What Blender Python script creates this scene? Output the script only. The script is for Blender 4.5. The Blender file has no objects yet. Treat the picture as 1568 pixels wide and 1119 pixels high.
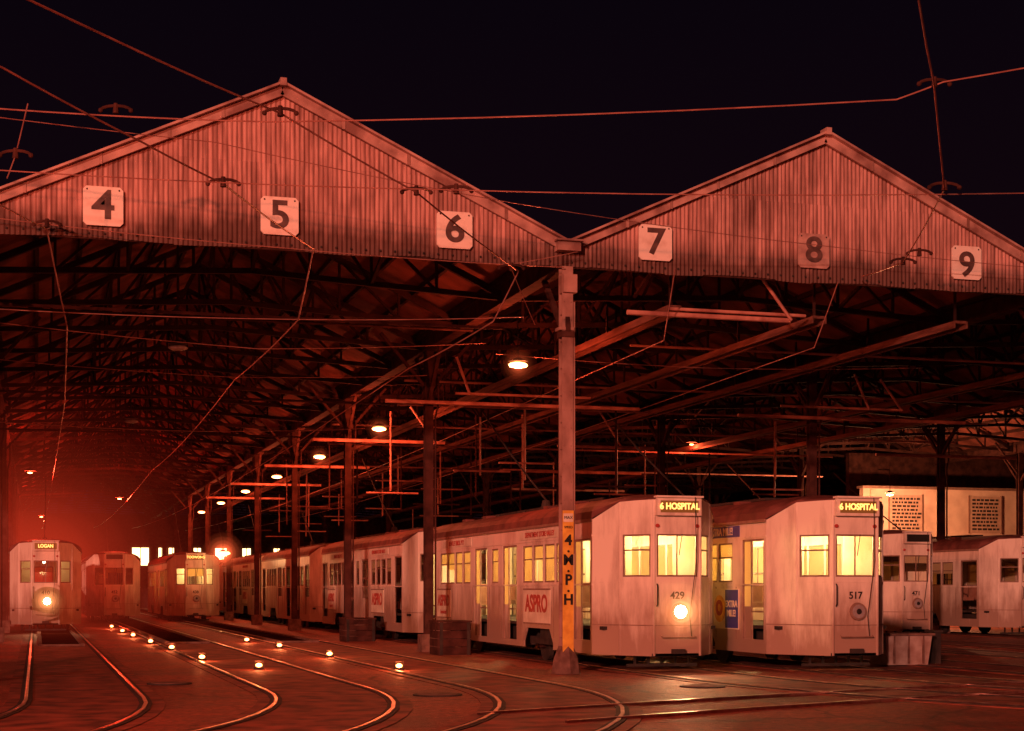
import bpy, bmesh, math, random
from mathutils import Vector, Matrix
random.seed(7)
scene=bpy.context.scene
C=bpy.context.collection
# ---------------------------------------------------------------- materials
MATS={}
def mat(name,c1,c2=None,rough=.6,metal=0,scale=6,bump=0.0,stretch=(1,1,1),detail=6,spec=.5,emit=None,estr=0,lo=.35,hi=.65):
    if name in MATS: return MATS[name]
    m=bpy.data.materials.new(name); m.use_nodes=True
    nt=m.node_tree; b=nt.nodes['Principled BSDF']
    b.inputs['Roughness'].default_value=rough; b.inputs['Metallic'].default_value=metal
    b.inputs['Specular IOR Level'].default_value=spec
    b.inputs['Base Color'].default_value=(*c1,1)
    if c2:
        tc=nt.nodes.new('ShaderNodeTexCoord'); mp=nt.nodes.new('ShaderNodeMapping'); mp.inputs['Scale'].default_value=stretch
        nz=nt.nodes.new('ShaderNodeTexNoise'); nz.inputs['Scale'].default_value=scale; nz.inputs['Detail'].default_value=detail
        cr=nt.nodes.new('ShaderNodeValToRGB'); cr.color_ramp.elements[0].position=lo; cr.color_ramp.elements[1].position=hi
        cr.color_ramp.elements[0].color=(*c1,1); cr.color_ramp.elements[1].color=(*c2,1)
        L=nt.links.new
        L(tc.outputs['Object'],mp.inputs['Vector']); L(mp.outputs[0],nz.inputs['Vector']); L(nz.outputs['Fac'],cr.inputs[0]); L(cr.outputs[0],b.inputs['Base Color'])
        if bump:
            bp=nt.nodes.new('ShaderNodeBump'); bp.inputs['Strength'].default_value=bump; bp.inputs['Distance'].default_value=.03
            L(nz.outputs['Fac'],bp.inputs['Height']); L(bp.outputs[0],b.inputs['Normal'])
    if emit:
        b.inputs['Emission Color'].default_value=(*emit,1); b.inputs['Emission Strength'].default_value=estr
    MATS[name]=m; return m
def grime(name,base,dirt,z0,z1,streak=(5,5,.5),rough=.5,amount=.8,spec=.4,blot=.5,off=.2,bump=0,alt=None):
    m=bpy.data.materials.new(name); m.use_nodes=True; nt=m.node_tree; b=nt.nodes['Principled BSDF']; L=nt.links.new
    b.inputs['Roughness'].default_value=rough; b.inputs['Specular IOR Level'].default_value=spec
    tc=nt.nodes.new('ShaderNodeTexCoord'); mp=nt.nodes.new('ShaderNodeMapping'); mp.inputs['Scale'].default_value=streak
    oi=nt.nodes.new('ShaderNodeObjectInfo'); cx=nt.nodes.new('ShaderNodeCombineXYZ'); ml=nt.nodes.new('ShaderNodeMath'); ml.operation='MULTIPLY'; ml.inputs[1].default_value=50
    L(oi.outputs['Random'],ml.inputs[0]); L(ml.outputs[0],cx.inputs[0]); L(ml.outputs[0],cx.inputs[1]); L(cx.outputs[0],mp.inputs['Location'])
    nz=nt.nodes.new('ShaderNodeTexNoise'); nz.inputs['Scale'].default_value=1; nz.inputs['Detail'].default_value=8; nz.inputs['Roughness'].default_value=.65
    n2=nt.nodes.new('ShaderNodeTexNoise'); n2.inputs['Scale'].default_value=.9; n2.inputs['Detail'].default_value=5
    sx=nt.nodes.new('ShaderNodeSeparateXYZ'); mr=nt.nodes.new('ShaderNodeMapRange')
    mr.inputs['From Min'].default_value=z0; mr.inputs['From Max'].default_value=z1; mr.inputs['To Min'].default_value=.42; mr.inputs['To Max'].default_value=-.12
    ad=nt.nodes.new('ShaderNodeMath'); ad.operation='ADD'; a2=nt.nodes.new('ShaderNodeMath'); a2.operation='MULTIPLY_ADD'
    cr=nt.nodes.new('ShaderNodeValToRGB'); cr.color_ramp.elements[0].position=.48; cr.color_ramp.elements[1].position=.85
    mx=nt.nodes.new('ShaderNodeMix'); mx.data_type='RGBA'
    L(tc.outputs['Object'],mp.inputs[0]); L(mp.outputs[0],nz.inputs['Vector']); L(tc.outputs['Object'],n2.inputs['Vector']); L(tc.outputs['Object'],sx.inputs[0]); L(sx.outputs[2],mr.inputs[0])
    L(nz.outputs['Fac'],ad.inputs[0]); L(mr.outputs[0],ad.inputs[1])
    L(n2.outputs['Fac'],a2.inputs[0]); a2.inputs[1].default_value=blot; L(ad.outputs[0],a2.inputs[2])
    a3=nt.nodes.new('ShaderNodeMath'); a3.operation='SUBTRACT'; a3.inputs[1].default_value=off; L(a2.outputs[0],a3.inputs[0])
    L(a3.outputs[0],cr.inputs[0])
    mu=nt.nodes.new('ShaderNodeMath'); mu.operation='MULTIPLY'; mu.inputs[1].default_value=amount; L(cr.outputs[0],mu.inputs[0])
    L(mu.outputs[0],mx.inputs[0]); mx.inputs[6].default_value=(*base,1); mx.inputs[7].default_value=(*dirt,1); L(mx.outputs[2],b.inputs['Base Color'])
    if alt:
        n3=nt.nodes.new('ShaderNodeTexNoise'); n3.inputs['Scale'].default_value=1; n3.inputs['Detail'].default_value=6
        mp3=nt.nodes.new('ShaderNodeMapping'); mp3.inputs['Scale'].default_value=(14,14,1.4); mp3.inputs['Location'].default_value=(3,5,7)
        c3=nt.nodes.new('ShaderNodeValToRGB'); c3.color_ramp.elements[0].position=.40; c3.color_ramp.elements[1].position=.60; c3.color_ramp.elements[0].color=(*base,1); c3.color_ramp.elements[1].color=(*alt,1)
        L(tc.outputs['Object'],mp3.inputs[0]); L(mp3.outputs[0],n3.inputs['Vector']); L(n3.outputs['Fac'],c3.inputs[0]); L(c3.outputs[0],mx.inputs[6])
    if bump:
        bp=nt.nodes.new('ShaderNodeBump'); bp.inputs['Strength'].default_value=bump; bp.inputs['Distance'].default_value=.02
        L(n2.outputs['Fac'],bp.inputs['Height']); L(bp.outputs[0],b.inputs['Normal'])
    return m
M_paint=grime('tram_paint',(.77,.65,.55),(.26,.14,.10),.2,1.7,(3,3,.6),rough=.36,amount=.85,bump=.35,off=.13)
M_roofp=mat('tram_roof_paint',(.095,.03,.025),(.18,.06,.05),rough=.65,scale=3,spec=.2)
M_dark=mat('undergear_iron',(.025,.018,.017),(.05,.035,.03),rough=.8,scale=5,spec=.2)
M_frame=mat('window_frame',(.20,.11,.08),(.28,.17,.13),rough=.5,scale=8)
M_inner=mat('tram_interior_cream',(.84,.78,.62),(.78,.70,.52),rough=.6,scale=4)
M_seat=mat('seat_leather',(.20,.08,.05),(.26,.12,.08),rough=.5,scale=6)
M_blind=bpy.data.materials.new('holland_blind'); M_blind.use_nodes=True; nt=M_blind.node_tree; nt.nodes.clear()
o=nt.nodes.new('ShaderNodeOutputMaterial'); d_=nt.nodes.new('ShaderNodeBsdfDiffuse'); t_=nt.nodes.new('ShaderNodeBsdfTranslucent'); x=nt.nodes.new('ShaderNodeMixShader'); x.inputs[0].default_value=.6
d_.inputs[0].default_value=(.80,.72,.50,1); t_.inputs[0].default_value=(.88,.74,.44,1)
nt.links.new(d_.outputs[0],x.inputs[1]); nt.links.new(t_.outputs[0],x.inputs[2]); nt.links.new(x.outputs[0],o.inputs[0])
M_black=mat('black_paint',(.012,.01,.01),(.02,.018,.016),rough=.5,scale=5)
M_pit=mat('pit_painted_shade',(.014,.006,.005),(.04,.015,.011),rough=1,scale=2,spec=0)  # near-black colour stands in for the shade inside a pit
M_letter=mat('lit_letter',(.9,.6,.3),emit=(1,.46,.10),estr=2.4)
M_destbg=mat('lit_blind',(.10,.06,.02),emit=(1,.26,.04),estr=.14)
M_lensoff=mat('lamp_lens',(.25,.2,.2),(.35,.3,.3),rough=.1,scale=9)
M_lenson=mat('headlight_lit',(.9,.85,.6),emit=(1,.72,.34),estr=60)
M_bulb=mat('bulb_lit',(.9,.8,.6),emit=(1,.30,.08),estr=14)
M_saloon=mat('saloon_bulb',(.9,.8,.6),emit=(1,.8,.4),estr=12)
M_red=mat('sign_red',(.45,.05,.04),(.35,.04,.03),rough=.5,scale=5)
M_blue=mat('sign_blue',(.07,.06,.30),(.05,.05,.22),rough=.5,scale=5)
M_yel=mat('sign_yellow',(.85,.50,.08),(.60,.28,.04),rough=.5,scale=5)
M_adw=mat('advert_cream',(.80,.70,.56),(.62,.50,.38),rough=.5,scale=4)
M_steel=mat('steel_brown',(.034,.013,.011),(.08,.03,.024),rough=.9,scale=4,spec=.08)
M_truss=mat('truss_steel',(.020,.008,.007),(.042,.016,.013),rough=.9,scale=3,spec=.08)
M_roofun=mat('roof_sheet',(.085,.027,.020),(.19,.058,.042),rough=.9,scale=1.6,spec=.1)
M_lightst=mat('painted_steel',(.44,.25,.21),(.20,.10,.08),rough=.6,scale=2.5,stretch=(1,1,.6),spec=.3)
M_pipe=mat('conduit_pipe',(.62,.28,.21),(.28,.10,.08),rough=.45,scale=2.5,spec=.5)
M_wood=mat('trough_timber',(.17,.068,.05),(.085,.032,.025),rough=.9,scale=3,stretch=(4,.4,4),spec=.1)
M_conc=mat('concrete',(.20,.11,.09),(.10,.05,.04),rough=.9,scale=6,bump=.2,spec=.15)
M_rail=mat('rail_steel',(.66,.46,.41),(.36,.20,.16),rough=.28,metal=1,scale=5)
M_wire=mat('copper_wire',(.46,.21,.17),(.28,.11,.09),rough=.4,metal=.3,scale=4)
M_signw=mat('sign_white',(.84,.71,.63),(.60,.46,.39),rough=.5,scale=5,lo=.5,hi=.8,detail=8)
M_signd=mat('sign_digit',(.05,.025,.025),(.13,.07,.06),rough=.6,scale=5)
M_digf=mat('sign_digit_faded',(.06,.03,.026),(.15,.08,.07),rough=.6,scale=6)
M_barge=mat('barge_board',(.54,.32,.27),(.20,.09,.075),rough=.6,scale=2.2,detail=8)
M_glass=bpy.data.materials.new('window_glass'); M_glass.use_nodes=True
nt=M_glass.node_tree; nt.nodes.clear()
o=nt.nodes.new('ShaderNodeOutputMaterial'); t=nt.nodes.new('ShaderNodeBsdfTransparent'); g=nt.nodes.new('ShaderNodeBsdfGlossy'); g.inputs['Roughness'].default_value=.06
lw=nt.nodes.new('ShaderNodeLayerWeight'); lw.inputs[0].default_value=.5
pw=nt.nodes.new('ShaderNodeMath'); pw.operation='POWER'; pw.inputs[1].default_value=5
ma=nt.nodes.new('ShaderNodeMath'); ma.operation='MULTIPLY_ADD'; ma.inputs[1].default_value=.45; ma.inputs[2].default_value=.03
nt.links.new(lw.outputs['Facing'],pw.inputs[0]); nt.links.new(pw.outputs[0],ma.inputs[0])
x=nt.nodes.new('ShaderNodeMixShader'); nt.links.new(ma.outputs[0],x.inputs[0]); nt.links.new(t.outputs[0],x.inputs[1]); nt.links.new(g.outputs[0],x.inputs[2]); nt.links.new(x.outputs[0],o.inputs[0])
t.inputs[0].default_value=(.97,.95,.92,1)
M_fac=grime('corrugated_iron_painted',(.54,.29,.25),(.085,.036,.028),6.75,7.4,(7,7,.4),rough=.65,amount=.92,blot=.9,off=.30,alt=(.33,.16,.135),spec=.25)

# ---------------------------------------------------------------- mesh builder
class B:
    def __init__(s): s.v=[];s.f=[];s.mi=[];s.m=[]
    def mt(s,m):
        if m not in s.m: s.m.append(m)
        return s.m.index(m)
    def add(s,vs,fs,m):
        n=len(s.v); s.v+= [tuple(q) for q in vs]; k=s.mt(m)
        for f in fs: s.f.append([n+i for i in f]); s.mi.append(k)
    def hexa(s,p,m):
        s.add(p,[(0,3,2,1),(4,5,6,7),(0,1,5,4),(1,2,6,5),(2,3,7,6),(3,0,4,7)],m)
    def box(s,c,d,m):
        x,y,z=c;a,b,e=d[0]/2,d[1]/2,d[2]/2
        s.hexa([(x-a,y-b,z-e),(x+a,y-b,z-e),(x+a,y+b,z-e),(x-a,y+b,z-e),(x-a,y-b,z+e),(x+a,y-b,z+e),(x+a,y+b,z+e),(x-a,y+b,z+e)],m)
    def beam(s,p0,p1,w,h,m):
        p0=Vector(p0);p1=Vector(p1);d=(p1-p0).normalized()
        up=Vector((0,0,1)) if abs(d.z)<.95 else Vector((0,1,0))
        a=d.cross(up).normalized()*w/2; b=a.cross(d).normalized()*h/2
        s.hexa([p0-a-b,p0+a-b,p1+a-b,p1-a-b,p0-a+b,p0+a+b,p1+a+b,p1-a+b],m)
    def cyl(s,p0,p1,r0,r1,m,n=14):
        p0=Vector(p0);p1=Vector(p1);d=(p1-p0).normalized()
        up=Vector((0,0,1)) if abs(d.z)<.95 else Vector((0,1,0))
        a=d.cross(up).normalized(); b=a.cross(d).normalized()
        vs=[];
        for p,r in((p0,r0),(p1,r1)):
            for i in range(n):
                t=2*math.pi*i/n; vs.append(p+a*r*math.cos(t)+b*r*math.sin(t))
        fs=[(i,(i+1)%n,n+(i+1)%n,n+i) for i in range(n)]+[tuple(range(n))[::-1],tuple(range(n,2*n))]
        s.add(vs,fs,m)
    def sphere(s,c,r,m,n=12,k=8,sc=(1,1,1)):
        vs=[];c=Vector(c)
        for j in range(k+1):
            ph=math.pi*j/k
            for i in range(n):
                t=2*math.pi*i/n; vs.append(c+Vector((sc[0]*r*math.sin(ph)*math.cos(t),sc[1]*r*math.sin(ph)*math.sin(t),sc[2]*r*math.cos(ph))))
        fs=[(j*n+i,(j+1)*n+i,(j+1)*n+(i+1)%n,j*n+(i+1)%n) for j in range(k) for i in range(n)]
        s.add(vs,fs,m)
    def tube(s,pts,r,m,n=6):
        for a,b in zip(pts[:-1],pts[1:]): s.cyl(a,b,r,r,m,n)
    def obj(s,name,parent=None,smooth=False):
        me=bpy.data.meshes.new(name); me.from_pydata(s.v,[],s.f)
        for m in s.m: me.materials.append(m)
        me.polygons.foreach_set('material_index',s.mi); me.update()
        bm=bmesh.new(); bm.from_mesh(me); bmesh.ops.recalc_face_normals(bm,faces=bm.faces); bm.to_mesh(me); bm.free()
        if smooth: me.polygons.foreach_set('use_smooth',[True]*len(me.polygons))
        o=bpy.data.objects.new(name,me); C.objects.link(o)
        if parent: o.parent=parent
        return o
def empty(name,loc=(0,0,0)):
    e=bpy.data.objects.new(name,None); e.location=loc; e.empty_display_size=.3; C.objects.link(e); return e
def text(s,loc,size,m,parent=None,rot=(math.pi/2,0,0),name='lettering',off=.0,sx=1):
    c=bpy.data.curves.new(name,'FONT'); c.body=s; c.size=size; c.align_x='CENTER'; c.align_y='CENTER'; c.extrude=.004; c.offset=off; c.materials.append(m)
    o=bpy.data.objects.new(name,c); o.location=loc; o.rotation_euler=rot; o.scale=(sx,1,1); C.objects.link(o)
    if parent: o.parent=parent
    return o
def light(name,loc,e,col,r=.08,parent=None,spot=None):
    l=bpy.data.lights.new(name,'SPOT' if spot else 'POINT'); l.energy=e; l.color=col; l.shadow_soft_size=r
    o=bpy.data.objects.new(name,l); o.location=loc; C.objects.link(o)
    if spot:
        l.spot_size=math.radians(100); l.spot_blend=.8; o.rotation_euler=Vector(spot).to_track_quat('-Z','Y').to_euler()
    if parent: o.parent=parent
    return o
def emvol(name,col,st):
    if name in MATS: return MATS[name]
    m=bpy.data.materials.new(name); m.use_nodes=True; nt=m.node_tree; nt.nodes.clear()
    out=nt.nodes.new('ShaderNodeOutputMaterial'); em=nt.nodes.new('ShaderNodeEmission'); em.inputs[0].default_value=(*col,1); em.inputs[1].default_value=st
    nt.links.new(em.outputs[0],out.inputs['Volume']); MATS[name]=m; return m
def glow_volume(c,r,m,parent=None,name='glow_volume'):
    me=bpy.data.meshes.new(name); bm=bmesh.new(); bmesh.ops.create_uvsphere(bm,u_segments=40,v_segments=20,radius=1); bm.to_mesh(me); bm.free()
    o=bpy.data.objects.new(name,me); o.location=c; o.scale=r; C.objects.link(o); me.materials.append(m)
    if parent: o.parent=parent
    return o
def halo(loc,R,parent,col=(1,.16,.05),k=1.0,tag='a'):  # nested self-glowing shells imitate the glow around a lamp
    for i,(f,s) in enumerate(((1,.02),(.80,.05),(.62,.12),(.46,.3),(.32,.9))):
        glow_volume(loc,(R*f,)*3,emvol('glow_shell_%s%d'%(tag,i),col,s*k/R),parent,'glow_shell')

# ---------------------------------------------------------------- ground
YF=25.4; YE=126
gm=bpy.data.materials.new('asphalt'); gm.use_nodes=True; nt=gm.node_tree; b=nt.nodes['Principled BSDF']; L=nt.links.new
b.inputs['Specular IOR Level'].default_value=.32
tc=nt.nodes.new('ShaderNodeTexCoord')
n1=nt.nodes.new('ShaderNodeTexNoise'); n1.inputs['Scale'].default_value=.45; n1.inputs['Detail'].default_value=10; n1.inputs['Roughness'].default_value=.62
n2=nt.nodes.new('ShaderNodeTexNoise'); n2.inputs['Scale'].default_value=9; n2.inputs['Detail'].default_value=10; n2.inputs['Roughness'].default_value=.65
n3=nt.nodes.new('ShaderNodeTexVoronoi'); n3.feature='DISTANCE_TO_EDGE'; n3.inputs['Scale'].default_value=.35
nw=nt.nodes.new('ShaderNodeTexNoise'); nw.inputs['Scale'].default_value=1.2; nw.inputs['Detail'].default_value=5
mw=nt.nodes.new('ShaderNodeMix'); mw.data_type='RGBA'; mw.inputs[0].default_value=.35
c3=nt.nodes.new('ShaderNodeValToRGB'); c3.color_ramp.elements[0].color=(.35,.35,.35,1); c3.color_ramp.elements[1].color=(1,1,1,1); c3.color_ramp.elements[1].position=.012
c1=nt.nodes.new('ShaderNodeValToRGB'); c1.color_ramp.elements[0].color=(.095,.021,.012,1); c1.color_ramp.elements[1].color=(.34,.080,.044,1); c1.color_ramp.elements[0].position=.34; c1.color_ramp.elements[1].position=.64
c2=nt.nodes.new('ShaderNodeValToRGB'); c2.color_ramp.elements[0].color=(.35,.35,.35,1); c2.color_ramp.elements[1].color=(1.4,1.4,1.4,1); c2.color_ramp.elements[0].position=.34; c2.color_ramp.elements[1].position=.66
mm=nt.nodes.new('ShaderNodeMix'); mm.data_type='RGBA'; mm.blend_type='MULTIPLY'; mm.inputs[0].default_value=1
m3=nt.nodes.new('ShaderNodeMix'); m3.data_type='RGBA'; m3.blend_type='MULTIPLY'; m3.inputs[0].default_value=1
bp=nt.nodes.new('ShaderNodeBump'); bp.inputs['Strength'].default_value=1; bp.inputs['Distance'].default_value=.05
mr=nt.nodes.new('ShaderNodeMapRange'); mr.inputs['To Min'].default_value=.34; mr.inputs['To Max'].default_value=.82
L(tc.outputs['Object'],n1.inputs[0]);L(tc.outputs['Object'],n2.inputs[0]);L(tc.outputs['Object'],nw.inputs[0]);L(tc.outputs['Object'],mw.inputs[6]);L(nw.outputs['Color'],mw.inputs[7]);L(mw.outputs[2],n3.inputs[0]);L(n3.outputs['Distance'],c3.inputs[0])
L(n1.outputs['Fac'],c1.inputs[0]);L(n2.outputs['Fac'],c2.inputs[0])
L(c1.outputs[0],mm.inputs[6]);L(c2.outputs[0],mm.inputs[7]);L(mm.outputs[2],m3.inputs[6]);L(c3.outputs[0],m3.inputs[7]);L(m3.outputs[2],b.inputs['Base Color']);L(n2.outputs['Fac'],bp.inputs['Height']);L(bp.outputs[0],b.inputs['Normal']);L(n1.outputs['Fac'],mr.inputs[0]);L(mr.outputs[0],b.inputs['Roughness'])
g=B(); g.add([(-300,-100,0),(300,-100,0),(300,500,0),(-300,500,0)],[(0,1,2,3)],gm); g.obj('ground')
M_bed=mat('track_bed',(.065,.016,.010),(.26,.065,.038),rough=.72,scale=2.5,bump=.8,detail=12,spec=.3)

# ---------------------------------------------------------------- tram tracks
def path(X,ys,R,ang,sgn=-1):
    pts=[(X,118,0),(X,ys,0)]
    n=18
    for i in range(1,n+1):
        a=ang*i/n; pts.append((X+sgn*R*(1-math.cos(a)),ys-R*math.sin(a),0))
    a=ang; pts.append((pts[-1][0]+sgn*math.sin(a)*25,pts[-1][1]-math.cos(a)*25,0))
    return pts
def offset(pts,d):
    out=[]
    for i,p in enumerate(pts):
        a=Vector(pts[max(i-1,0)]);b_=Vector(pts[min(i+1,len(pts)-1)]); t=(b_-a).normalized(); out.append(Vector(p)+Vector((-t.y,t.x,0))*d)
    return out
def ribbon(b,pts,w,z0,z1,m):
    l=offset(pts,w/2); r=offset(pts,-w/2)
    for i in range(len(pts)-1):
        a,c,d,e=l[i],r[i],r[i+1],l[i+1]
        f=lambda p,z:(p.x,p.y,z)
        b.hexa([f(a,z0),f(c,z0),f(d,z0),f(e,z0),f(a,z1),f(c,z1),f(d,z1),f(e,z1)],m)
TR={4:(.6,21,15,-1),5:(3.75,22,14,-1),6:(6.6,22.2,14,-1),7:(10.4,23.5,16,1),8:(13.35,23.5,15,1),9:(16.3,23.5,14,1),10:(19.9,24,14,1),11:(22.8,24,14,1),12:(27.9,26,14,1)}
for k,(X,ys,R,sg) in TR.items():
    b=B()
    P=path(X,ys,R,1.15,sg)
    ribbon(b,P,1.9,-.01,.004+.0012*k,M_bed)
    for d in(-.72,.72):
        q=[tuple(v) for v in offset(P,d)]
        ribbon(b,q,.15,-.01,.018+.0006*k,M_dark)
        ribbon(b,q,.045,-.01,.028+.0006*k,M_rail)
    b.obj('tram_track')
b=B(); P=[(24-i*1.0,22-.009*i*i-.12*i,0) for i in range(0,20)]
for d in(-.72,.72):
    q=[tuple(v) for v in offset(P,d)]; ribbon(b,q,.045,-.01,.040,M_rail)
b.obj('tram_track')
for X,ya in((.6,41),(3.75,42),(6.6,42)):
    b=B(); b.add([(X-.45,ya,.03),(X+.45,ya,.03),(X+.45,118,.03),(X-.45,118,.03)],[(0,1,2,3)],M_pit)  # flat dark sheet painted as pit shade, no recess is cut
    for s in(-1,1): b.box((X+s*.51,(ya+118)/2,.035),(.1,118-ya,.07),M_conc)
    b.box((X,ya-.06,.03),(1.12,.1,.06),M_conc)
    b.obj('inspection_pit')
# iron access covers in the yard
for X,Y in((5.1,20.6),(9.2,21.3),(1.9,24.2)):
    b=B(); b.cyl((X,Y,0),(X,Y,.018),.33,.33,M_dark,20); b.cyl((X,Y,.018),(X,Y,.024),.27,.27,M_conc,20); b.obj('manhole_cover')

# ---------------------------------------------------------------- depot
depot=empty('tram_depot')
VAL=[-10.5,-1.01,8.49,18.05,27.6,37.1,46.6]; ZV=7.10; ZP=9.31; ZB=6.8
for i in range(6):
    x0,x1=VAL[i],VAL[i+1]; xm=(x0+x1)/2
    b=B(); per=.076; n=int((x1-x0)/per*6); vs=[];fs=[]
    for k in range(n+1):
        X=x0+(x1-x0)*k/n; top=ZP-(ZP-ZV)*abs(X-xm)/(xm-x0)-.02
        sheet=int(X/.686); ph=.004*math.sin(sheet*7.3)
        yy=YF+.010*math.sin(2*math.pi*X/per)+ph
        zb=ZB+.02*math.sin(X*2.3)+.012*math.sin(sheet*4.1)
        lap=8.15+.01*math.sin(sheet*13)
        for zz,dy in((zb,0),(min(lap,top-.01),0),(min(lap+.005,top-.005),.012),(top,.012)): vs.append((X,yy+dy,zz))
    for k in range(n):
        for j in range(3): fs.append((k*4+j,(k+1)*4+j,(k+1)*4+j+1,k*4+j+1))
    b.add(vs,fs,M_fac); b.obj('gable_cladding',depot)
    b=B()
    for xa in(x0,x1):
        b.beam((xa,YF-.07,ZV+.0),(xm,YF-.07,ZP+.0),.05,.15,M_barge)
        b.beam((xa,YF-.10,ZV+.10),(xm,YF-.10,ZP+.10),.20,.035,M_barge)
        for k in range(1,5):
            t=k/5+.03*math.sin(k*5+xa); p=(xa+(xm-xa)*t,YF-.10,ZV+(ZP-ZV)*t)
            b.box(p,(.05,.02,.17),M_lightst)
    b.box((xm,YF-.1,ZP+.10),(.10,.24,.12),M_barge)
    b.box(((x0+x1)/2,YF+.05,ZB+.03),(x1-x0-.1,.05,.07),M_steel)
    for k in range(int((x1-x0)/.24)): b.box((x0+.1+k*.24,YF-.022,ZB+.08),(.025,.02,.03),M_dark)
    b.obj('barge_boards',depot)
    b=B()
    for xa in(x0,x1):
        b.hexa([(xa,YF,ZV-.0),(xm,YF,ZP),(xm,YE,ZP),(xa,YE,ZV),(xa,YF,ZV+.06),(xm,YF,ZP+.06),(xm,YE,ZP+.06),(xa,YE,ZV+.06)],M_roofun)
    b.obj('roof',depot)
    b=B()
    for xa in(x0,x1):
        for k in range(6):
            t=(k+.3)/6; b.beam((xa+(xm-xa)*t,YF+.1,ZV+(ZP-ZV)*t-.07),(xa+(xm-xa)*t,YE,ZV+(ZP-ZV)*t-.07),.07,.10,M_truss)
    b.obj('purlins',depot)
    b=B(); y=YF+.35; k=0
    while y<YE:
        f=lambda t,top:(x0+(x1-x0)*t,y,(ZV+(ZP-ZV)*(1-abs(2*t-1))-.17) if top else 6.90+.25*(1-abs(2*t-1)))
        b.beam(f(0,0),f(.5,0),.09,.10,M_truss); b.beam(f(.5,0),f(1,0),.09,.10,M_truss)
        b.beam(f(0,1),f(.5,1),.10,.12,M_truss); b.beam(f(.5,1),f(1,1),.10,.12,M_truss)
        ts=[.14,.27,.39,.5,.61,.73,.86]
        for t in ts: b.beam(f(t,0),f(t,1),.05,.05,M_truss)
        for a,c in((.14,.27),(.27,.39),(.39,.5),(.61,.5),(.73,.61),(.86,.73)):
            b.beam(f(a,0),f(c,1),.06,.05,M_truss)
        if k%3==0 and y<100:
            for t in(.27,.5,.73):
                p=f(t,0);q=f(t,1)
                b.beam(p,(q[0],y+3.25,q[2]),.06,.06,M_truss); b.beam((p[0],y+3.25,p[2]),q,.06,.06,M_truss)
        y+=3.25;k+=1
    b.obj('roof_trusses',depot)
for i,X in enumerate(VAL):
    b=B()
    b.box((X,(YF+YE)/2,6.96),(.16,YE-YF,.32),M_steel); b.box((X,(YF+YE)/2,6.79),(.26,YE-YF,.03),M_steel); b.box((X,(YF+YE)/2,7.14),(.30,YE-YF,.03),M_steel)
    b.box((X,YF-.12,ZV+.01),(.40,.2,.15),M_barge); b.box((X,YF-.16,ZV+.10),(.46,.26,.03),M_barge)
    b.obj('valley_girder',depot)
    y=YF; k=0
    while y<YE:
        b=B(); m=M_lightst if k==0 else M_steel
        w=.19
        yy=YF-.02 if k==0 else y
        top=6.79
        b.box((X,yy-w/2+.012,top/2),(w,.024,top),m); b.box((X,yy+w/2-.012,top/2),(w,.024,top),m); b.box((X,yy,top/2),(.03,w-.05,top),m)
        if k==0:
            for zz in [j*.45+.6 for j in range(14)]: b.box((X,yy-.0,zz),(.16,.13,.012),m)
            b.box((X+.03,yy-.02,6.5),(.24,.27,.30),m)
            b.box((X-.02,yy,5.75),(.26,.24,.05),m); b.box((X,yy,5.66),(.23,.25,.10),M_steel)
            for zz in [j*.3+.5 for j in range(20)]:
                for s in(-.06,.06): b.sphere((X+s,yy-w/2-.003,zz),.013,m,6,4)
            b.cyl((X,yy,0),(X,yy,.26),.26,.21,M_conc,8); b.cyl((X,yy,.26),(X,yy,.46),.21,.13,M_conc,8)
            b.beam((X+.12,yy-.08,2.0),(X+.12,yy-.08,6.2),.025,.025,M_lightst)
        else:
            b.box((X,yy,.2),(.4,.4,.4),M_conc)
            b.tube([(X+.13,yy-.14,.3),(X+.13,yy-.14,5.3),(X+.20,yy-.14,5.6),(X+.20,yy-.14,6.2)],.022,m,6)
        for s in(-1,1):
            b.beam((X,yy+.1*s,5.7),(X,yy+1.2*s if (k or s>0) else yy+.1,6.8),.08,.08,M_steel)
            if k: b.beam((X+.1*s,yy,6.0),(X+1.1*s,yy,7.15),.07,.07,M_steel)
        b.obj('column',depot); y+=9.75;k+=1
b=B(); MW=mat('lit_window',(.9,.8,.6),emit=(1,.62,.26),estr=5)
b.box((18,YE+.2,3.5),(58,.3,7.4),M_steel)
b.box((46.8,90,3.6),(.3,72,7.2),M_steel)
b.box((40,61,3.6),(14,.3,7.2),M_steel)
for X,w in((.2,1.0),(2.4,.9),(7.7,1.3),(9.3,.55),(10.1,.6),(12.0,.6),(13.9,1.1),(15.8,.7),(18.2,.6),(21,.6)):
    b.box((X,YE,3.95),(w,.06,1.35),MW)
    for j in(-.5,0,.5): b.box((X+j*w,YE-.05,3.95),(.06,.05,1.4),M_dark)
b.obj('end_wall',depot)
b=B()
for (x0,x1,y,z,r) in((7.4,13.4,34.7,5.58,.045),(9.0,12.2,34.7,5.8,.03),(15.9,22.0,34.7,5.52,.045),(17.0,20.2,34.7,5.78,.03),(9.8,12.9,25.95,6.2,.045),(10.6,13.2,25.95,6.3,.03),
    (7.4,11.2,44.4,5.6,.05),(14.6,17.6,44.4,5.6,.05),(7.4,11,54.2,5.6,.05),(7.4,11,63.9,5.6,.05),(7.4,11,73.7,5.6,.05),(16.5,21,54.2,5.6,.05),(25,30,44.4,5.6,.05),(19,24,63.9,5.6,.05),
    (8.6,27,38.1,6.5,.03),(8.6,27,41.4,6.3,.025),(8.6,30,47.9,6.4,.03),(12,26,31.6,6.55,.028),(9,27,51,6.1,.03),(9,30,57.5,5.9,.03)):
    b.cyl((x0,y,z),(x1,y,z),r,r,M_pipe,8)
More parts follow.
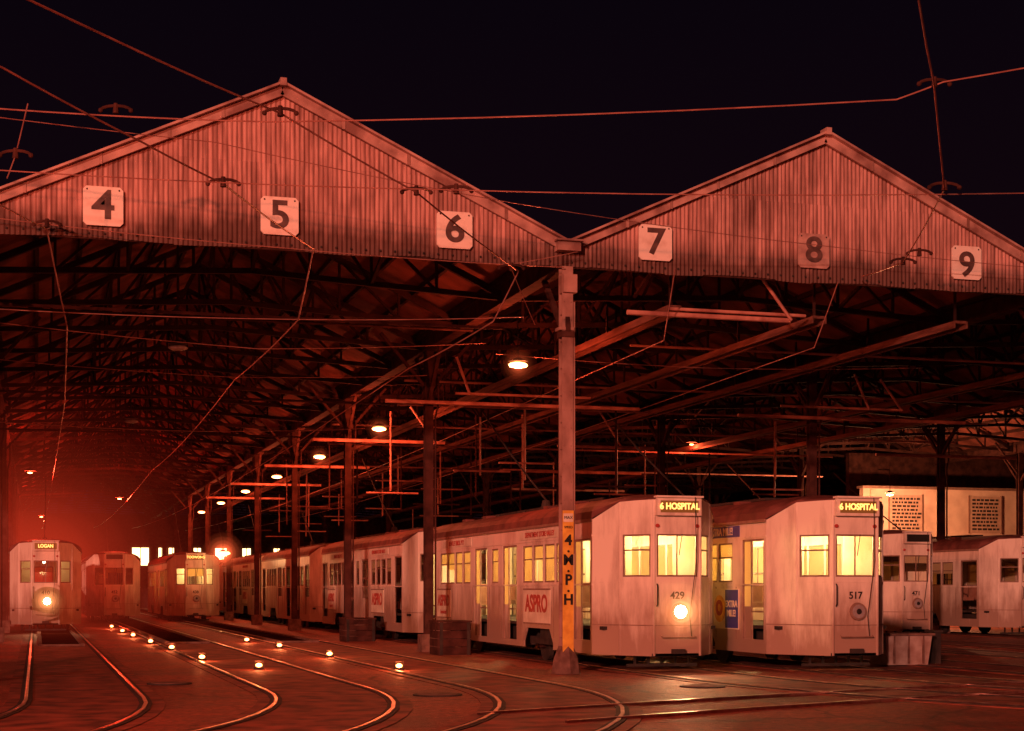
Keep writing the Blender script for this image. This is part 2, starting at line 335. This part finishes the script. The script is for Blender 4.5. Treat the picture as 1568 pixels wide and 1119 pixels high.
for (p,q) in(((12.3,25.9,6.95),(12.9,25.9,6.2)),((19.6,34.6,6.5),(20.2,34.6,5.75)),((18.9,34.6,6.6),(19.3,34.6,5.75)),((9.0,34.6,6.6),(9.3,34.6,5.8)),((10.2,44.4,6.6),(10.9,44.4,5.6)),((15.8,44.4,6.8),(16.6,44.4,5.6))):
    b.cyl(p,q,.03,.03,M_pipe,6)
for X in(9.6,10.9,12.1,13.5,14.6,16.4,19.2,21.5):
    for y in(39.5,44.3,49.2,54.1,58.9,63.8,73.6,83):
        h=math.sin(X*3.7+y*1.9); 
        if h<-.35: continue
        mm_=M_pipe if h>.2 else M_steel
        b.cyl((X,y,4.1+.3*h),(X,y,5.6+.9*abs(math.sin(X*5+y))),.028,.028,mm_,6)
        b.cyl((X-.7,y,4.5+.4*math.sin(X*y)),(X+.8,y,4.5+.4*math.sin(X*y)),.028,.028,mm_,6)
b.obj('conduit_frames',depot)
b=B()
for X,z in((10.7,6.35),(13.5,6.3),(16.4,6.35),(21.5,6.3),(24.6,6.3)):
    b.box((X,70,z),(.24,88,.05),M_wood); 
    for s in(-1,1): b.box((X+s*.13,70,z-.05),(.03,88,.13),M_wood)
    y=26.2
    while y<110: b.box((X,y,z+.33),(.04,.04,.60),M_truss); y+=3.25
b.obj('wire_troughs',depot)
b=B()
for y,z in((28.8,6.3),(38,5.9),(47,5.9),(31,6.6)):
    b.cyl((-1,y,z),(8.4,y,z),.03,.03,M_steel,6)
b.obj('service_pipes',depot)

for d,X,z,m in(('4',.99,7.29,M_signd),('5',3.70,7.32,M_signd),('6',6.56,7.28,M_signd),('7',10.08,7.29,M_signd),('8',13.05,7.33,M_digf),('9',16.1,7.30,M_signd)):
    e=empty('number_sign',(X,YF-.06,0))
    mw=M_signw if d!='8' else mat('sign_plate_faded',(.54,.33,.28),(.34,.19,.165),rough=.6,scale=5)
    b=B(); s=.30; c=.05; zz=z
    o8=[(-s+c,-s),(s-c,-s),(s,-s+c),(s,s-c),(s-c,s),(-s+c,s),(-s,s-c),(-s,-s+c)]
    b.add([(p[0],-.01,zz+p[1]) for p in o8]+[(p[0],.02,zz+p[1]) for p in o8],[tuple(range(8)),tuple(range(8,16))[::-1]]+[(i,(i+1)%8,8+(i+1)%8,8+i) for i in range(8)],mw)
    for u in(-.24,.24): b.sphere((u,-.012,zz+.25),.015,M_dark,6,4)
    b.obj('plate',e)
    if d=='9': text('6',(0,-.016,zz),.62,m,e,rot=(math.pi/2,math.pi,0),name='digit',off=.012,sx=1.1)
    else: text(d,(0,-.016,zz),.62,m,e,name='digit',off=.012,sx=1.1)

e=empty('speed_limit_sign',(8.49,YF-.14,0)); b=B()
b.box((0,0,1.52),(.19,.02,2.40),M_yel); b.box((0,-.004,2.60),(.17,.02,.14),M_adw); b.obj('board',e)
for i,ch in enumerate('4MPH'): 
    text(ch,(0,-.018,2.22-i*.33),.24,M_black,e,name='letter',off=.008)
    if i<3: text('.',(0,-.018,2.22-i*.33-.13),.2,M_black,e,name='dot',off=.008)
text('MAX',(0,-.02,2.60),.07,M_black,e,name='lettering'); text('SPEED',(0,-.018,2.44),.055,M_black,e,name='lettering')

# ---------------------------------------------------------------- trams
def panel(b,p0,p1,z0,za,zb,ops,m,th=.04,zs=None):
    p0=Vector((p0[0],p0[1],0));p1=Vector((p1[0],p1[1],0)); L_=(p1-p0).length; d=(p1-p0)/L_; n=Vector((d.y,-d.x,0))
    T=sorted({0,L_}|{min(max(o[0],0),L_) for o in ops}|{min(max(o[1],0),L_) for o in ops}); Z=sorted({z0,2.5}|{o[2] for o in ops}|{o[3] for o in ops})
    def cell(ta,tb,a0,a1,c0,c1):
        A=p0+d*ta;Bq=p0+d*tb
        v=lambda P,z,o:(P.x-n.x*o,P.y-n.y*o,z)
        b.hexa([v(A,a0,0),v(Bq,a1,0),v(Bq,a1,th),v(A,a0,th),v(A,c0,0),v(Bq,c1,0),v(Bq,c1,th),v(A,c0,th)],m)
    for ta,tb in zip(T[:-1],T[1:]):
        for zlo,zhi in zip(Z[:-1],Z[1:]):
            mt,mz=(ta+tb)/2,(zlo+zhi)/2
            if any(o[0]<mt<o[1] and o[2]<mz<o[3] for o in ops): continue
            cell(ta,tb,zlo,zlo,zhi,zhi)
        tz=lambda t:za+(zb-za)*t/L_
        cell(ta,tb,2.5,2.5,tz(ta),tz(tb))
    def bar(ta,tb,a,c,dep,w,mm):
        A=p0+d*ta;Bq=p0+d*tb
        v=lambda P,z,o:(P.x-n.x*o,P.y-n.y*o,z)
        if mm is M_glass:
            b.add([v(A,a,dep),v(Bq,a,dep),v(Bq,c,dep),v(A,c,dep)],[(0,1,2,3)],mm); return
        b.hexa([v(A,a,dep),v(Bq,a,dep),v(Bq,a,dep+w),v(A,a,dep+w),v(A,c,dep),v(Bq,c,dep),v(Bq,c,dep+w),v(A,c,dep+w)],mm)
    return bar
def tram(X,Yf,num='',dest='',lit=False,head=False,ads=True,seed=0,lite=60):
    rnd=random.Random(seed)
    e=empty('tram',(X,Yf,0)); LN=14.5
    b=B(); zsk=.28; ZW=2.62; HW=1.13; S0=1.1
    half=[(.43,0),(.83,.55),(HW,S0)]
    def win(bar,t0,t1,z0,z1,sash=True,blind=0,mm=M_frame):
        f=.03
        bar(t0,t1,z0,z0+f,.008,.03,mm);bar(t0,t1,z1-f,z1,.008,.03,mm);bar(t0,t0+f,z0+f,z1-f,.008,.03,mm);bar(t1-f,t1,z0+f,z1-f,.008,.03,mm)
        if sash: bar(t0+f,t1-f,(z0+z1)/2+.08,(z0+z1)/2+.105,.012,.02,mm)
        bar(t0+f,t1-f,z0+f,z1-f,.022,.003,M_glass)
        if blind>0: bar(t0+f,t1-f,z1-(z1-z0)*blind,z1-f,.034,.003,M_blind)
    for end in(0,1):
        fy=(lambda y:y) if end==0 else (lambda y:LN-y)
        mk=lambda a,c,z1a,z1b,ops: panel(b,a,c,zsk,z1a,z1b,ops,M_paint)
        s=1 if end==0 else -1
        fb=rnd.choice([0,.3,.5])
        bar=mk((-.43*s,fy(0)),(.43*s,fy(0)),2.93,2.93,[(.06,.80,1.62,2.34)]); win(bar,.06,.80,1.62,2.34,False,fb)
        bar(.42,.44,1.65,2.31,.008,.02,M_frame)
        q1=half[1]; l1=math.hypot(q1[0]-.43,q1[1])
        bar=mk((-q1[0]*s,fy(q1[1])),(-.43*s,fy(0)),2.90,2.93,[(.06,l1-.06,1.62,2.34)]); win(bar,.06,l1-.06,1.62,2.34,True,.0)
        bar=mk((.43*s,fy(0)),(q1[0]*s,fy(q1[1])),2.93,2.90,[(.06,l1-.06,1.62,2.34)]); win(bar,.06,l1-.06,1.62,2.34,True,.0)
        mk((-HW*s,fy(S0)),(-q1[0]*s,fy(q1[1])),ZW,2.90,[]); mk((q1[0]*s,fy(q1[1])),(HW*s,fy(S0)),2.90,ZW,[])
    LS=LN-2*S0
    sw=lambda a,c:(a-S0,c-S0)
    wins=[sw(2.52+i*.70,2.52+i*.70+.62) for i in range(4)]+[sw(7.0,7.5)]+[sw(9.24+i*.70,9.24+i*.70+.62) for i in range(4)]
    drs=[sw(1.2,2.1),sw(5.65,6.65),sw(7.85,8.85),sw(12.4,13.3)]
    arches=[sw(3.3,5.2),sw(9.3,11.2)]
    ops=[(w[0],w[1],1.54,2.26) for w in wins]
    for i,d in enumerate(drs): ops.append((d[0],d[1],.52 if i in(0,3) else .40,2.30))
    for a in arches: ops.append((a[0],a[1],zsk,.66))
    for s in(-1,1):
        if s==-1: bar=panel(b,(-HW,LN-S0),(-HW,S0),zsk,ZW,ZW,[(LS-o[1],LS-o[0],o[2],o[3]) for o in ops],M_paint); fl=lambda a,c:(LS-c,LS-a)
        else: bar=panel(b,(HW,S0),(HW,LN-S0),zsk,ZW,ZW,ops,M_paint); fl=lambda a,c:(a,c)
        for i,w in enumerate(wins):
            t=fl(*w); win(bar,t[0],t[1],1.54,2.26,True,(rnd.choice([.4,.55,.96,.96]) if lit else rnd.choice([0,.3,.5])) if s==-1 else .96)  # far-side blinds added so the windows glow evenly
        for i,d in enumerate(drs):
            t=fl(*d); z0=.52 if i in(0,3) else .40
            bar(t[0],t[0]+.04,z0,2.3,.008,.03,M_frame);bar(t[1]-.04,t[1],z0,2.3,.008,.03,M_frame);bar(t[0]+.04,t[1]-.04,2.26,2.3,.008,.03,M_frame)
            if not lit or s==1:
                if not lit and s==-1 and rnd.random()<.5: continue
                bar(t[0]+.04,t[1]-.04,z0,1.15,.03,.02,M_paint); bar(t[0]+.04,t[1]-.04,1.15,2.26,.03,.004,M_blind if (s==1) else M_glass); bar((t[0]+t[1])/2-.02,(t[0]+t[1])/2+.02,1.15,2.26,.028,.02,M_frame)
                bar(t[0]+.04,t[1]-.04,1.72,1.76,.028,.02,M_frame)
            else:
                bar(t[0]+.3,t[0]+.33,z0,2.26,.03,.03,M_frame); bar(t[0]+.04,t[0]+.3,z0,1.1,.03,.02,M_paint); bar(t[0]+.04,t[0]+.3,1.1,2.26,.03,.004,M_blind)
                bar(t[0]+.33,t[1]-.04,1.0,1.03,.04,.02,M_frame)
        for a,c in arches:
            for (u,v) in((a,a+.22),(c,c-.22)):
                y1,y2=S0+u,S0+v; x=s*HW; xi=s*(HW-.04)
                b.add([(x,y1,.66),(x,y2,.66),(x,y1,.40),(xi,y1,.66),(xi,y2,.66),(xi,y1,.40)],[(0,1,2),(3,5,4),(1,2,5,4)],M_paint)
        for zz,h in((1.49,.03),(2.34,.03)): b.box((s*(HW+.005),LN/2,zz),(.022,LS,h),M_paint)
        b.box((s*(HW+.015),LN/2,ZW-.01),(.05,LS,.05),M_frame)
        for yy in(2.35,3.25,5.35,6.85,7.65,9.05,11.3,12.2): b.box((s*(HW+.002),yy,.98),(.008,.02,.95),M_frame)
    for s in(-1,1):
      for end in(0,1):
        fy=(lambda y:y) if end==0 else (lambda y:LN-y)
        for zz in(1.53,.80):
            for (p,q) in((half[0],half[1]),(half[1],half[2])): b.beam((s*(p[0]+.003),fy(p[1]-.004),zz),(s*(q[0]+.003),fy(q[1]-.004),zz),.012,.018,M_paint if zz>1 else M_frame)
        for p in half[:2]: b.cyl((s*(p[0]-.012),fy(p[1]+.012),zsk+.005),(s*(p[0]-.012),fy(p[1]+.012),2.88),.028,.028,M_paint,12)
    for fy in(0,LN):
        sg=-1 if fy==0 else 1
        b.box((0,fy+sg*.006,1.53),(.86,.012,.018),M_paint); b.box((0,fy+sg*.006,.80),(.86,.012,.014),M_frame)
        b.box((0,fy+sg*.05,2.80),(.80,.10,.30),M_paint); b.box((0,fy+sg*.104,2.80),(.68,.012,.20),M_destbg if dest and fy==0 else M_black)
        b.box((0,fy+sg*.07,2.965),(.84,.16,.03),M_paint)
        b.box((0,fy-sg*.25,.30),(.9,.5,.05),M_dark)
        for xx in(-.5,-.25,0,.25,.5): b.box((xx,fy-sg*.7,.18),(.04,.03,.22),M_dark)
        b.box((0,fy-sg*.7,.10),(1.3,.05,.05),M_dark)
        hx=.04
        b.cyl((hx,fy+sg*.00,1.03),(hx,fy+sg*.05,1.03),.155,.145,M_frame,20); b.cyl((hx,fy+sg*.05,1.03),(hx,fy+sg*.058,1.03),.12,.115,M_lensoff,20)
        b.cyl((hx,fy+sg*.058,1.03),(hx,fy+sg*.075,1.03),.05 if not(head and fy==0) else .11,.04 if not(head and fy==0) else .09,(M_black if not(head and fy==0) else M_lenson),16)
        b.tube([(.08,fy+sg*.02,2.34),(.02,fy+sg*.03,1.98)],.008,M_black,5); b.tube([(-.38,fy+sg*.03,1.5),(-.38,fy+sg*.06,1.46),(-.38,fy+sg*.06,1.16),(-.38,fy+sg*.03,1.12)],.012,M_dark,5)
        b.box((0,fy+sg*.05,.36),(.22,.1,.08),M_dark)
        b.tube([(-.30,fy+sg*.03,.62),(-.30,fy+sg*.07,.60),(.30,fy+sg*.07,.60),(.30,fy+sg*.03,.62)],.012,M_frame,5)
        for s in(-1,1): b.cyl((s*.36,fy,2.48),(s*.36,fy+sg*.03,2.48),.035,.03,M_red,10)
        b.tube([(.26,fy+sg*.16,2.96),(.30,fy+sg*.12,1.9),(.20,fy+sg*.06,.95),(.24,fy+sg*.05,.6)],.007,M_dark,5)
    st=[(0-.03,.44,2.925),(.28,.64,2.915),(.55,.83,2.90),(.82,.98,2.77),(S0,HW+.03,2.63),(3,HW+.04,2.63),(LN/2,HW+.04,2.63),(LN-3,HW+.04,2.63),(LN-S0,HW+.03,2.63),(LN-.82,.98,2.77),(LN-.55,.83,2.90),(LN-.28,.64,2.915),(LN+.03,.44,2.925)]
    vs=[];n=14
    for (y,w,zb) in st:
        zt=3.07 if 1<y<LN-1 else (3.03 if .5<y<LN-.5 else 2.98)
        for k in range(n+1):
            a=math.pi*k/n; vs.append((-w*math.cos(a),y,zb+(zt-zb)*math.sin(a)**.8 if 0<k<n else zb))
    fs=[]
    for i in range(len(st)-1):
        for k in range(n): fs.append((i*(n+1)+k,i*(n+1)+k+1,(i+1)*(n+1)+k+1,(i+1)*(n+1)+k))
    fs.append(tuple(range(n+1))); q=(len(st)-1)*(n+1); fs.append(tuple(range(q,q+n+1)))
    r=B(); r.add(vs,fs,M_roofp)
    r.box((0,LN/2,3.10),(.5,8.5,.05),M_dark)
    for y in range(4,11,2): r.box((0,y,3.06),(.6,.08,.08),M_dark)
    for y in(3.2,5.0,9.5,11.3):
        for s in(-1,1): r.box((s*.62,y,3.0),(.22,.3,.1),M_roofp)
    r.cyl((0,LN/2,3.1),(0,LN/2,3.3),.12,.08,M_dark,10)
    r.tube([(0,LN/2,3.3),(.05,LN/2+3.0,4.6),(.08,LN/2+5.3,5.75)],.022,M_dark,6)
    r.obj('roof',e)
    b.box((0,LN/2,.74),(2.1,LN-1.6,.06),M_dark); b.box((0,LN/2,2.56),(2.2,LN-2.8,.03),M_inner)
    for y in(1.15,LN-1.15):
        for s in(-1,1): b.box((s*.72,y,1.65),(.66,.04,1.75),M_inner)
    for y in [2.9+i*.78 for i in range(4)]+[9.1+i*.78 for i in range(4)]:
        for s in(-1,1): b.box((s*.68,y,1.12),(.8,.40,.1),M_seat); b.box((s*.68,y+.2,1.32),(.8,.06,.42),M_seat)
    for y in(5.7,7.0,7.6,8.8):
        for s in(-1,1): b.cyl((s*.55,y,.77),(s*.55,y,2.54),.018,.018,M_frame,6)
    b.box((-.2,.45,1.15),(.3,.25,.8),M_dark); b.cyl((.3,.4,.77),(.3,.4,1.6),.02,.02,M_dark,6)
    b.obj('body',e)
    u=B()
    for yc in(4.25,10.25):
        for dy in(-.55,.55):
            for s in(-1,1): u.cyl((s*.72,yc+dy,.345),(s*.80,yc+dy,.345),.34,.34,M_dark,18); u.cyl((s*.80,yc+dy,.345),(s*.9,yc+dy,.345),.09,.09,M_steel,8)
            u.cyl((-.8,yc+dy,.345),(.8,yc+dy,.345),.06,.06,M_dark,8)
        for s in(-1,1): u.box((s*.95,yc,.42),(.08,1.9,.14),M_dark); u.box((s*.95,yc,.55),(.1,.5,.18),M_dark)
    u.box((0,LN/2,.48),(1.9,3.4,.36),M_dark); u.box((0,2.2,.52),(1.7,1.2,.3),M_dark); u.box((0,LN-2.2,.52),(1.7,1.2,.3),M_dark)
    u.obj('bogies',e)
    if num: text(num,(0,-.008,1.30),.17,M_dark,e,name='fleet_number',off=.003)
    if dest: text(dest,(0,-.115,2.80),.15,M_letter,e,name='destination_lettering',off=.004,sx=.9)
    rs=(math.pi/2,0,-math.pi/2)
    if ads:
        a=B(); xx=-HW-.008; a.box((xx,4.3,1.08),(.012,1.7,.66),M_adw); a.box((xx,11.6,1.08),(.012,1.3,.66),M_adw)
        for (y,w) in((4.3,1.7),(11.6,1.3)):
            for zz in(.75,1.41): a.box((xx-.004,y,zz),(.014,w,.03),M_frame)
        a.box((xx-.002,4.1,2.46),(.014,2.6,.17),M_adw); a.box((xx-.002,10.4,2.46),(.014,2.6,.17),M_adw)
        a.obj('advert_boards',e); xt=xx-.012
        text('ASPRO',(xt,11.6,1.14),.36,M_red,e,rs,'advert_lettering',.01); text('headache?',(xt,11.6,.88),.14,M_red,e,rs,'advert_lettering')
        text('ASPRO',(xt,4.3,1.12),.46,M_red,e,rs,'advert_lettering',.012)
        text('DEPARTMENT STORE VALLEY',(xt,4.1,2.46),.14,M_red,e,rs,'advert_lettering',.002); text('BENTLEY BROS. PTY',(xt,10.4,2.46),.15,M_red,e,rs,'advert_lettering',.002)
    if head:
        light('headlight_lamp',(.04,-.2,1.03),160,(1,.40,.18),.08,e,spot=(0,-1,-.25))
        halo((.04,-.10,1.03),.6,e,(1,.36,.12),1.8,'h')
    if lit:
        a=B()
        for y in(.9,3.2,5.4,7.2,9.0,11.4): a.sphere((0,y,2.47),.05,M_saloon,8,6)
        a.obj('saloon_lamps',e)
        for y in((.75,3.3,5.9,8.5,11.4) if Yf<30 else (.75,4.5,9.5)): light('saloon_light',(0,y,2.25),lite*(.6 if y<1 else 1),(1,.64,.25),.1,e)
    return e
t7=tram(10.38,25.1,'429','6 HOSPITAL',lit=True,head=True,seed=1,lite=120)
t8=tram(13.35,24.4,'517','6 HOSPITAL',lit=True,ads=False,seed=2,lite=140)
rs=(math.pi/2,0,-math.pi/2)
a=B(); a.box((-1.139,3.3,2.46),(.014,2.2,.20),M_blue); a.box((-1.139,2.78,1.05),(.014,1.12,.74),M_adw); a.box((-1.143,2.52,1.05),(.016,.56,.70),M_blue); a.cyl((-1.143,3.05,1.05),(-1.156,3.05,1.05),.25,.25,M_yel,24); a.obj('advert_boards',t8)
text('EXTRA MILE!',(-1.15,3.0,2.46),.19,M_adw,t8,rs,'advert_lettering',.004); text('EXTRA\nMILE!',(-1.156,2.52,1.05),.17,M_adw,t8,rs,'advert_lettering',.003); text('O',(-1.160,3.05,1.05),.36,M_red,t8,rs,'advert_lettering',.02)
tram(10.38,40.1,seed=3); tram(10.38,55.0,seed=4,ads=False); tram(10.38,70,seed=5); tram(10.38,85,seed=6,ads=False)
tram(13.35,39.4,seed=7,ads=False)
tl=tram(.3,53.5,'410','LOGAN',lit=True,head=True,seed=8,ads=False,lite=14)
tram(3.2,70,'452','',seed=9,ads=False)
tk=tram(6.6,70,'438','TOOWONG',lit=True,seed=10,ads=False,lite=80)
tram(22.9,38.5,'471','',seed=11,ads=False)
tram(28.3,41.0,'486','',seed=12,ads=False)
tram(19.9,55,'',seed=13,ads=False)
tram(25.6,56,'',seed=14,ads=False)

# ---------------------------------------------------------------- lamps
def hang(X,Y,z,e=260,col=(1,.14,.05),on=True,h=0,k=.8,br=.11):
    p=empty('hanging_lamp',(X,Y,z)); b=B()
    b.cyl((0,0,.07),(0,0,.15),.20,.05,M_dark,14); b.cyl((0,0,.15),(0,0,1.0),.012,.012,M_dark,5); b.sphere((0,0,.0),br,M_bulb if on else M_lensoff,12,8,(1.8,1.3,.55))
    b.beam((0,0,.95),(-.5,0,.95),.04,.04,M_dark)
    b.obj('shade_and_bulb',p)
    if on:
        light('lamp_light',(0,0,-.30),e,col,.09,p)
        if h: halo((0,0,0),h,p,(1,.13,.04),k,'l')
for X,Y in((9.05,30),(9,43),(9,52.6),(9,62.4),(9,72.1),(9,82),(9,92)): hang(X,Y,5.8,380,h=.36 if Y<60 else 0,k=.8)
hang(21.2,50,6.3,300,br=.04)  # added lamp with a tiny bulb, brightens the right bay
hang(2.7,32.3,6.2,on=False); hang(2.6,46.8,6.2,on=False)
for X,Y in((-.2,60),(3.7,76),(.3,96)): hang(X,Y,5.6,650,(1,.05,.02),br=.05)  # added lamps, put in to redden the left bay
hang(7.6,68.5,2.95,60,(1,.5,.2),h=.9,k=2.0,br=.17)
for X,Y in((3.1,31.6),(2.97,37.2),(2.8,41.7),(2.7,47.6),(2.65,52.6),(2.6,59),(5.98,26.9),(5.75,32.4),(5.5,37.7),(5.3,42.2),(3.7,27.8)):
    p=empty('pit_lamp',(X,Y,0)); b=B(); b.box((0,0,.04),(.16,.12,.04),M_dark); b.sphere((0,0,.095),.036,M_bulb,8,6,(1.6,1,1))
    b.tube([(-.08,0,.05),(-.07,0,.16),(.07,0,.16),(.08,0,.05)],.008,M_dark,5); b.obj('guarded_bulb',p)
    light('lamp_light',(0,0,.22),22,(1,.20,.06),.04,p)

def crate(X,Y,w,d,h,m,name='timber_crate'):
    b=B()
    for i in range(4): b.box((0,-d/2,h*(i+.5)/4),(w,.03,h/4-.012),m)
    for i in range(4):
        for s in(-1,1): b.box((s*w/2,0,h*(i+.5)/4),(.03,d-.04,h/4-.012),m)
    b.box((0,0,h+.02),(w+.06,d+.06,.04),m)
    for s in(-1,1): b.box((s*(w/2-.05),-d/2-.025,h/2),(.07,.02,h),M_dark)
    o=b.obj(name); o.location=(X,Y,0); return o
crate(8.6,33.6,.7,.8,.70,M_steel); crate(8.4,43.0,.8,.9,.6,M_steel)
p=empty('metal_trough',(15.35,26.4,0)); b=B()
b.hexa([(-.42,-.3,.02),(.42,-.3,.02),(.42,.3,.02),(-.42,.3,.02),(-.48,-.35,.56),(.48,-.35,.56),(.48,.35,.56),(-.48,.35,.56)],mat('galvanised',(.50,.38,.34),(.32,.20,.17),rough=.4,scale=5,metal=.2))
b.box((0,0,.58),(1.04,.78,.04),M_conc)
for s in(-.3,0,.3): b.box((s,-.34,.3),(.03,.03,.5),M_conc)
b.obj('tank',p)
p=empty('signal_box_cabinet',(16.2,26.6,0)); b=B(); b.box((0,0,.3),(.12,.3,.6),M_dark); b.box((0,0,.62),(.18,.36,.04),M_dark); b.obj('cabinet',p)

b=B(); MWL=mat('rendered_wall',(.80,.62,.49),(.62,.45,.35),rough=.8,scale=1.5,detail=9)
b.box((37.5,58,2.75),(11.0,.3,5.5),MWL); b.box((37.5,57.95,5.55),(11.2,.5,.1),M_frame); b.box((37.5,57.8,2.9),(11,.06,.12),M_frame)
for X in(32.4,35.6,39.4,42.4): b.box((X,57.8,2.75),(.22,.14,5.4),MWL)
b.obj('notice_wall')
for X in(33.9,37.6):
    p=empty('notice_board',(X,57.8,0)); b=B(); b.box((0,0,4.5),(1.5,.04,1.5),mat('notice_paper',(.62,.44,.34),(.48,.33,.25),rough=.7,scale=5))
    for i in range(9):
        xx=-.62
        while xx<.55:
            w=random.uniform(.06,.22); b.box((xx+w/2,-.025,5.1-i*.15),(w,.01,.08),M_dark); xx+=w+.05
    for s in(-.76,.76): b.box((s,-.01,4.5),(.04,.06,1.56),M_frame)
    b.obj('board',p)
hang(31.0,54,5.0,2200,(1,.38,.17),br=.08)

def wire(pts,r=.014,fit=(),name='overhead_wire'):
    p=empty(name); b=B(); q=[]
    for a,c in zip(pts[:-1],pts[1:]):
        a=Vector(a);c=Vector(c);L_=(c-a).length; n=6
        for i in range(n):
            t=i/n; v=a.lerp(c,t); v.z-=.006*L_*4*t*(1-t); q.append(v)
    q.append(Vector(pts[-1])); b.tube(q,r,M_wire,6); b.obj('wire',p)
    for (x,y,z) in fit:
        f=B()
        arc=[(x-.19*math.cos(math.pi*i/6),y+.05*math.cos(math.pi*i/6),z+.06*math.sin(math.pi*i/6)) for i in range(7)]
        f.tube(arc,.02,M_steel,6); f.cyl((x,y,z-.04),(x,y,z+.09),.04,.028,M_steel,8); f.sphere(arc[0],.032,M_steel,8,6); f.sphere(arc[-1],.032,M_steel,8,6)
        f.obj('hanger',p)
wire([(-6,23.5,7.8),(-.45,22,7.7),(2.9,20.9,7.5),(10.6,18.3,7.70),(11.1,18.0,7.88),(14,16.4,8.3)],.010,[(1.0,21.5,7.66),(11.0,18.05,7.86)])
wire([(-6,22.2,6.7),(-.43,20.9,6.62),(5,20,6.55),(12.4,18.2,6.6),(18,17,6.8)],.008,[(5.2,20,6.55)])
wire([(13.9,25.2,6.9),(13.5,23.1,6.72),(11.3,18.3,6.6),(9.5,15.6,7.0),(8.8,14.6,7.03),(5,9,7.2)],.011,[(13.5,23.1,6.72),(11.3,18.3,6.62),(14.1,23.6,7.0)])
wire([(6.6,118,5.8),(7.1,31,5.8),(7.35,25.8,5.9),(7.55,25.0,6.6),(5,21.4,6.85),(2.9,19.8,7.3),(.74,17.6,7.3),(-4,12,7.3)],.012,[(5.0,21.4,6.85),(2.9,19.8,7.3),(7.4,24.9,6.62)])
wire([(3.9,118,5.8),(4.1,60,5.8),(3.9,33,5.7),(4.1,26,5.8),(4.1,24.5,6.65),(2.3,20.7,6.6),(1.2,19.4,6.7),(-.33,17.7,6.9),(-4,13.5,7.0)],.012,[(2.3,20.7,6.6)])
wire([(.4,118,5.7),(.65,39.5,5.8),(.5,27.8,5.8),(.16,25.2,6.85),(-1.5,21,6.8),(-3.5,16,6.9)],.012,[(.16,25.1,6.9)])
wire([(-3,21.5,7.6),(2.4,22.6,7.65),(7,23.4,7.3),(13,24.6,7.25),(19,25,7.2)],.006)
wire([(-.1,21.6,7.68),(-.25,21.4,6.95),(-.35,21.2,6.6)],.008,[(-.25,21.4,6.95)])
wire([(-1,25.2,7.0),(3.8,24.9,6.72),(8.4,25.2,6.75)],.008)
wire([(8.6,25.1,7.0),(7.4,25.0,6.7),(8.3,26.5,6.0)],.008)
wire([(10.4,118,5.7),(10.5,26,5.75),(10.3,25,6.8)],.010); wire([(13.3,118,5.7),(13.4,26,5.75),(13.5,25.3,6.8)],.010)
wire([(-1,30,6.2),(4,30,5.9),(8.4,30,6.2)],.008); wire([(-1,34.9,6.2),(4,34.9,6.0),(8.4,34.9,6.2)],.008)
wire([(8.6,30,6.0),(13,30,5.9),(18,30,6.1)],.008); wire([(-1,27.5,6.0),(4,27.5,6.05),(8.4,27.5,6.3)],.008); wire([(-1,42,5.6),(4,42,5.5),(8.4,42,5.7)],.012)

p=empty('added_yard_lamp',(-7,3,0)); b=B(); b.cyl((0,0,0),(0,0,9),.1,.06,M_steel,10); b.beam((0,0,8.9),(1.2,.6,9.1),.06,.06,M_steel); b.cyl((1.2,.6,8.95),(1.2,.6,9.12),.28,.08,M_dark,14); b.sphere((1.2,.6,8.93),.12,M_bulb,10,8); b.obj('pole_and_head',p)  # out-of-view lamp, added to light the yard ground
light('lamp_light',(1.2,.6,8.7),14500,(1,.19,.10),.15,p)

for i,f in enumerate((1,.86,.73,.61,.5,.4,.31)):  # self-glowing ellipsoids imitate red haze deep in the left bay
    glow_volume((-.9+.1*i,72-i*1.0,2.4),(7.6*f,48*f**.5,5.6*f),emvol('red_glow_volume%d'%i,(1,.06,.022),.00060+.00013*i))

w=bpy.data.worlds.new('World'); scene.world=w; w.use_nodes=True; nt=w.node_tree
bg=nt.nodes['Background']; tc=nt.nodes.new('ShaderNodeTexCoord'); sp=nt.nodes.new('ShaderNodeSeparateXYZ'); cr=nt.nodes.new('ShaderNodeValToRGB')
cr.color_ramp.elements[0].color=(.0075,.0020,.0034,1); cr.color_ramp.elements[1].color=(.0022,.0011,.0034,1); cr.color_ramp.elements[1].position=.4
nt.links.new(tc.outputs['Generated'],sp.inputs[0]); nt.links.new(sp.outputs[2],cr.inputs[0]); nt.links.new(cr.outputs[0],bg.inputs[0]); bg.inputs[1].default_value=1
s=bpy.data.lights.new('floodlight_sun','SUN'); s.energy=2.15; s.angle=math.radians(1.5); s.color=(1,.36,.25); so=bpy.data.objects.new('floodlight_sun',s); C.objects.link(so)  # night scene: added front light standing in for an off-frame floodlight
so.rotation_euler=Vector((.55,.82,-.16)).to_track_quat('-Z','Y').to_euler()
cd=bpy.data.cameras.new('camera'); co=bpy.data.objects.new('camera',cd); C.objects.link(co); scene.camera=co
co.location=(0,0,1.4); co.rotation_euler=(math.pi/2,0,-math.radians(16.57)); cd.lens=56.25; cd.sensor_width=36; cd.shift_y=.219; cd.clip_end=1500
scene.view_settings.view_transform='Standard'; scene.view_settings.look='None'; scene.view_settings.exposure=0
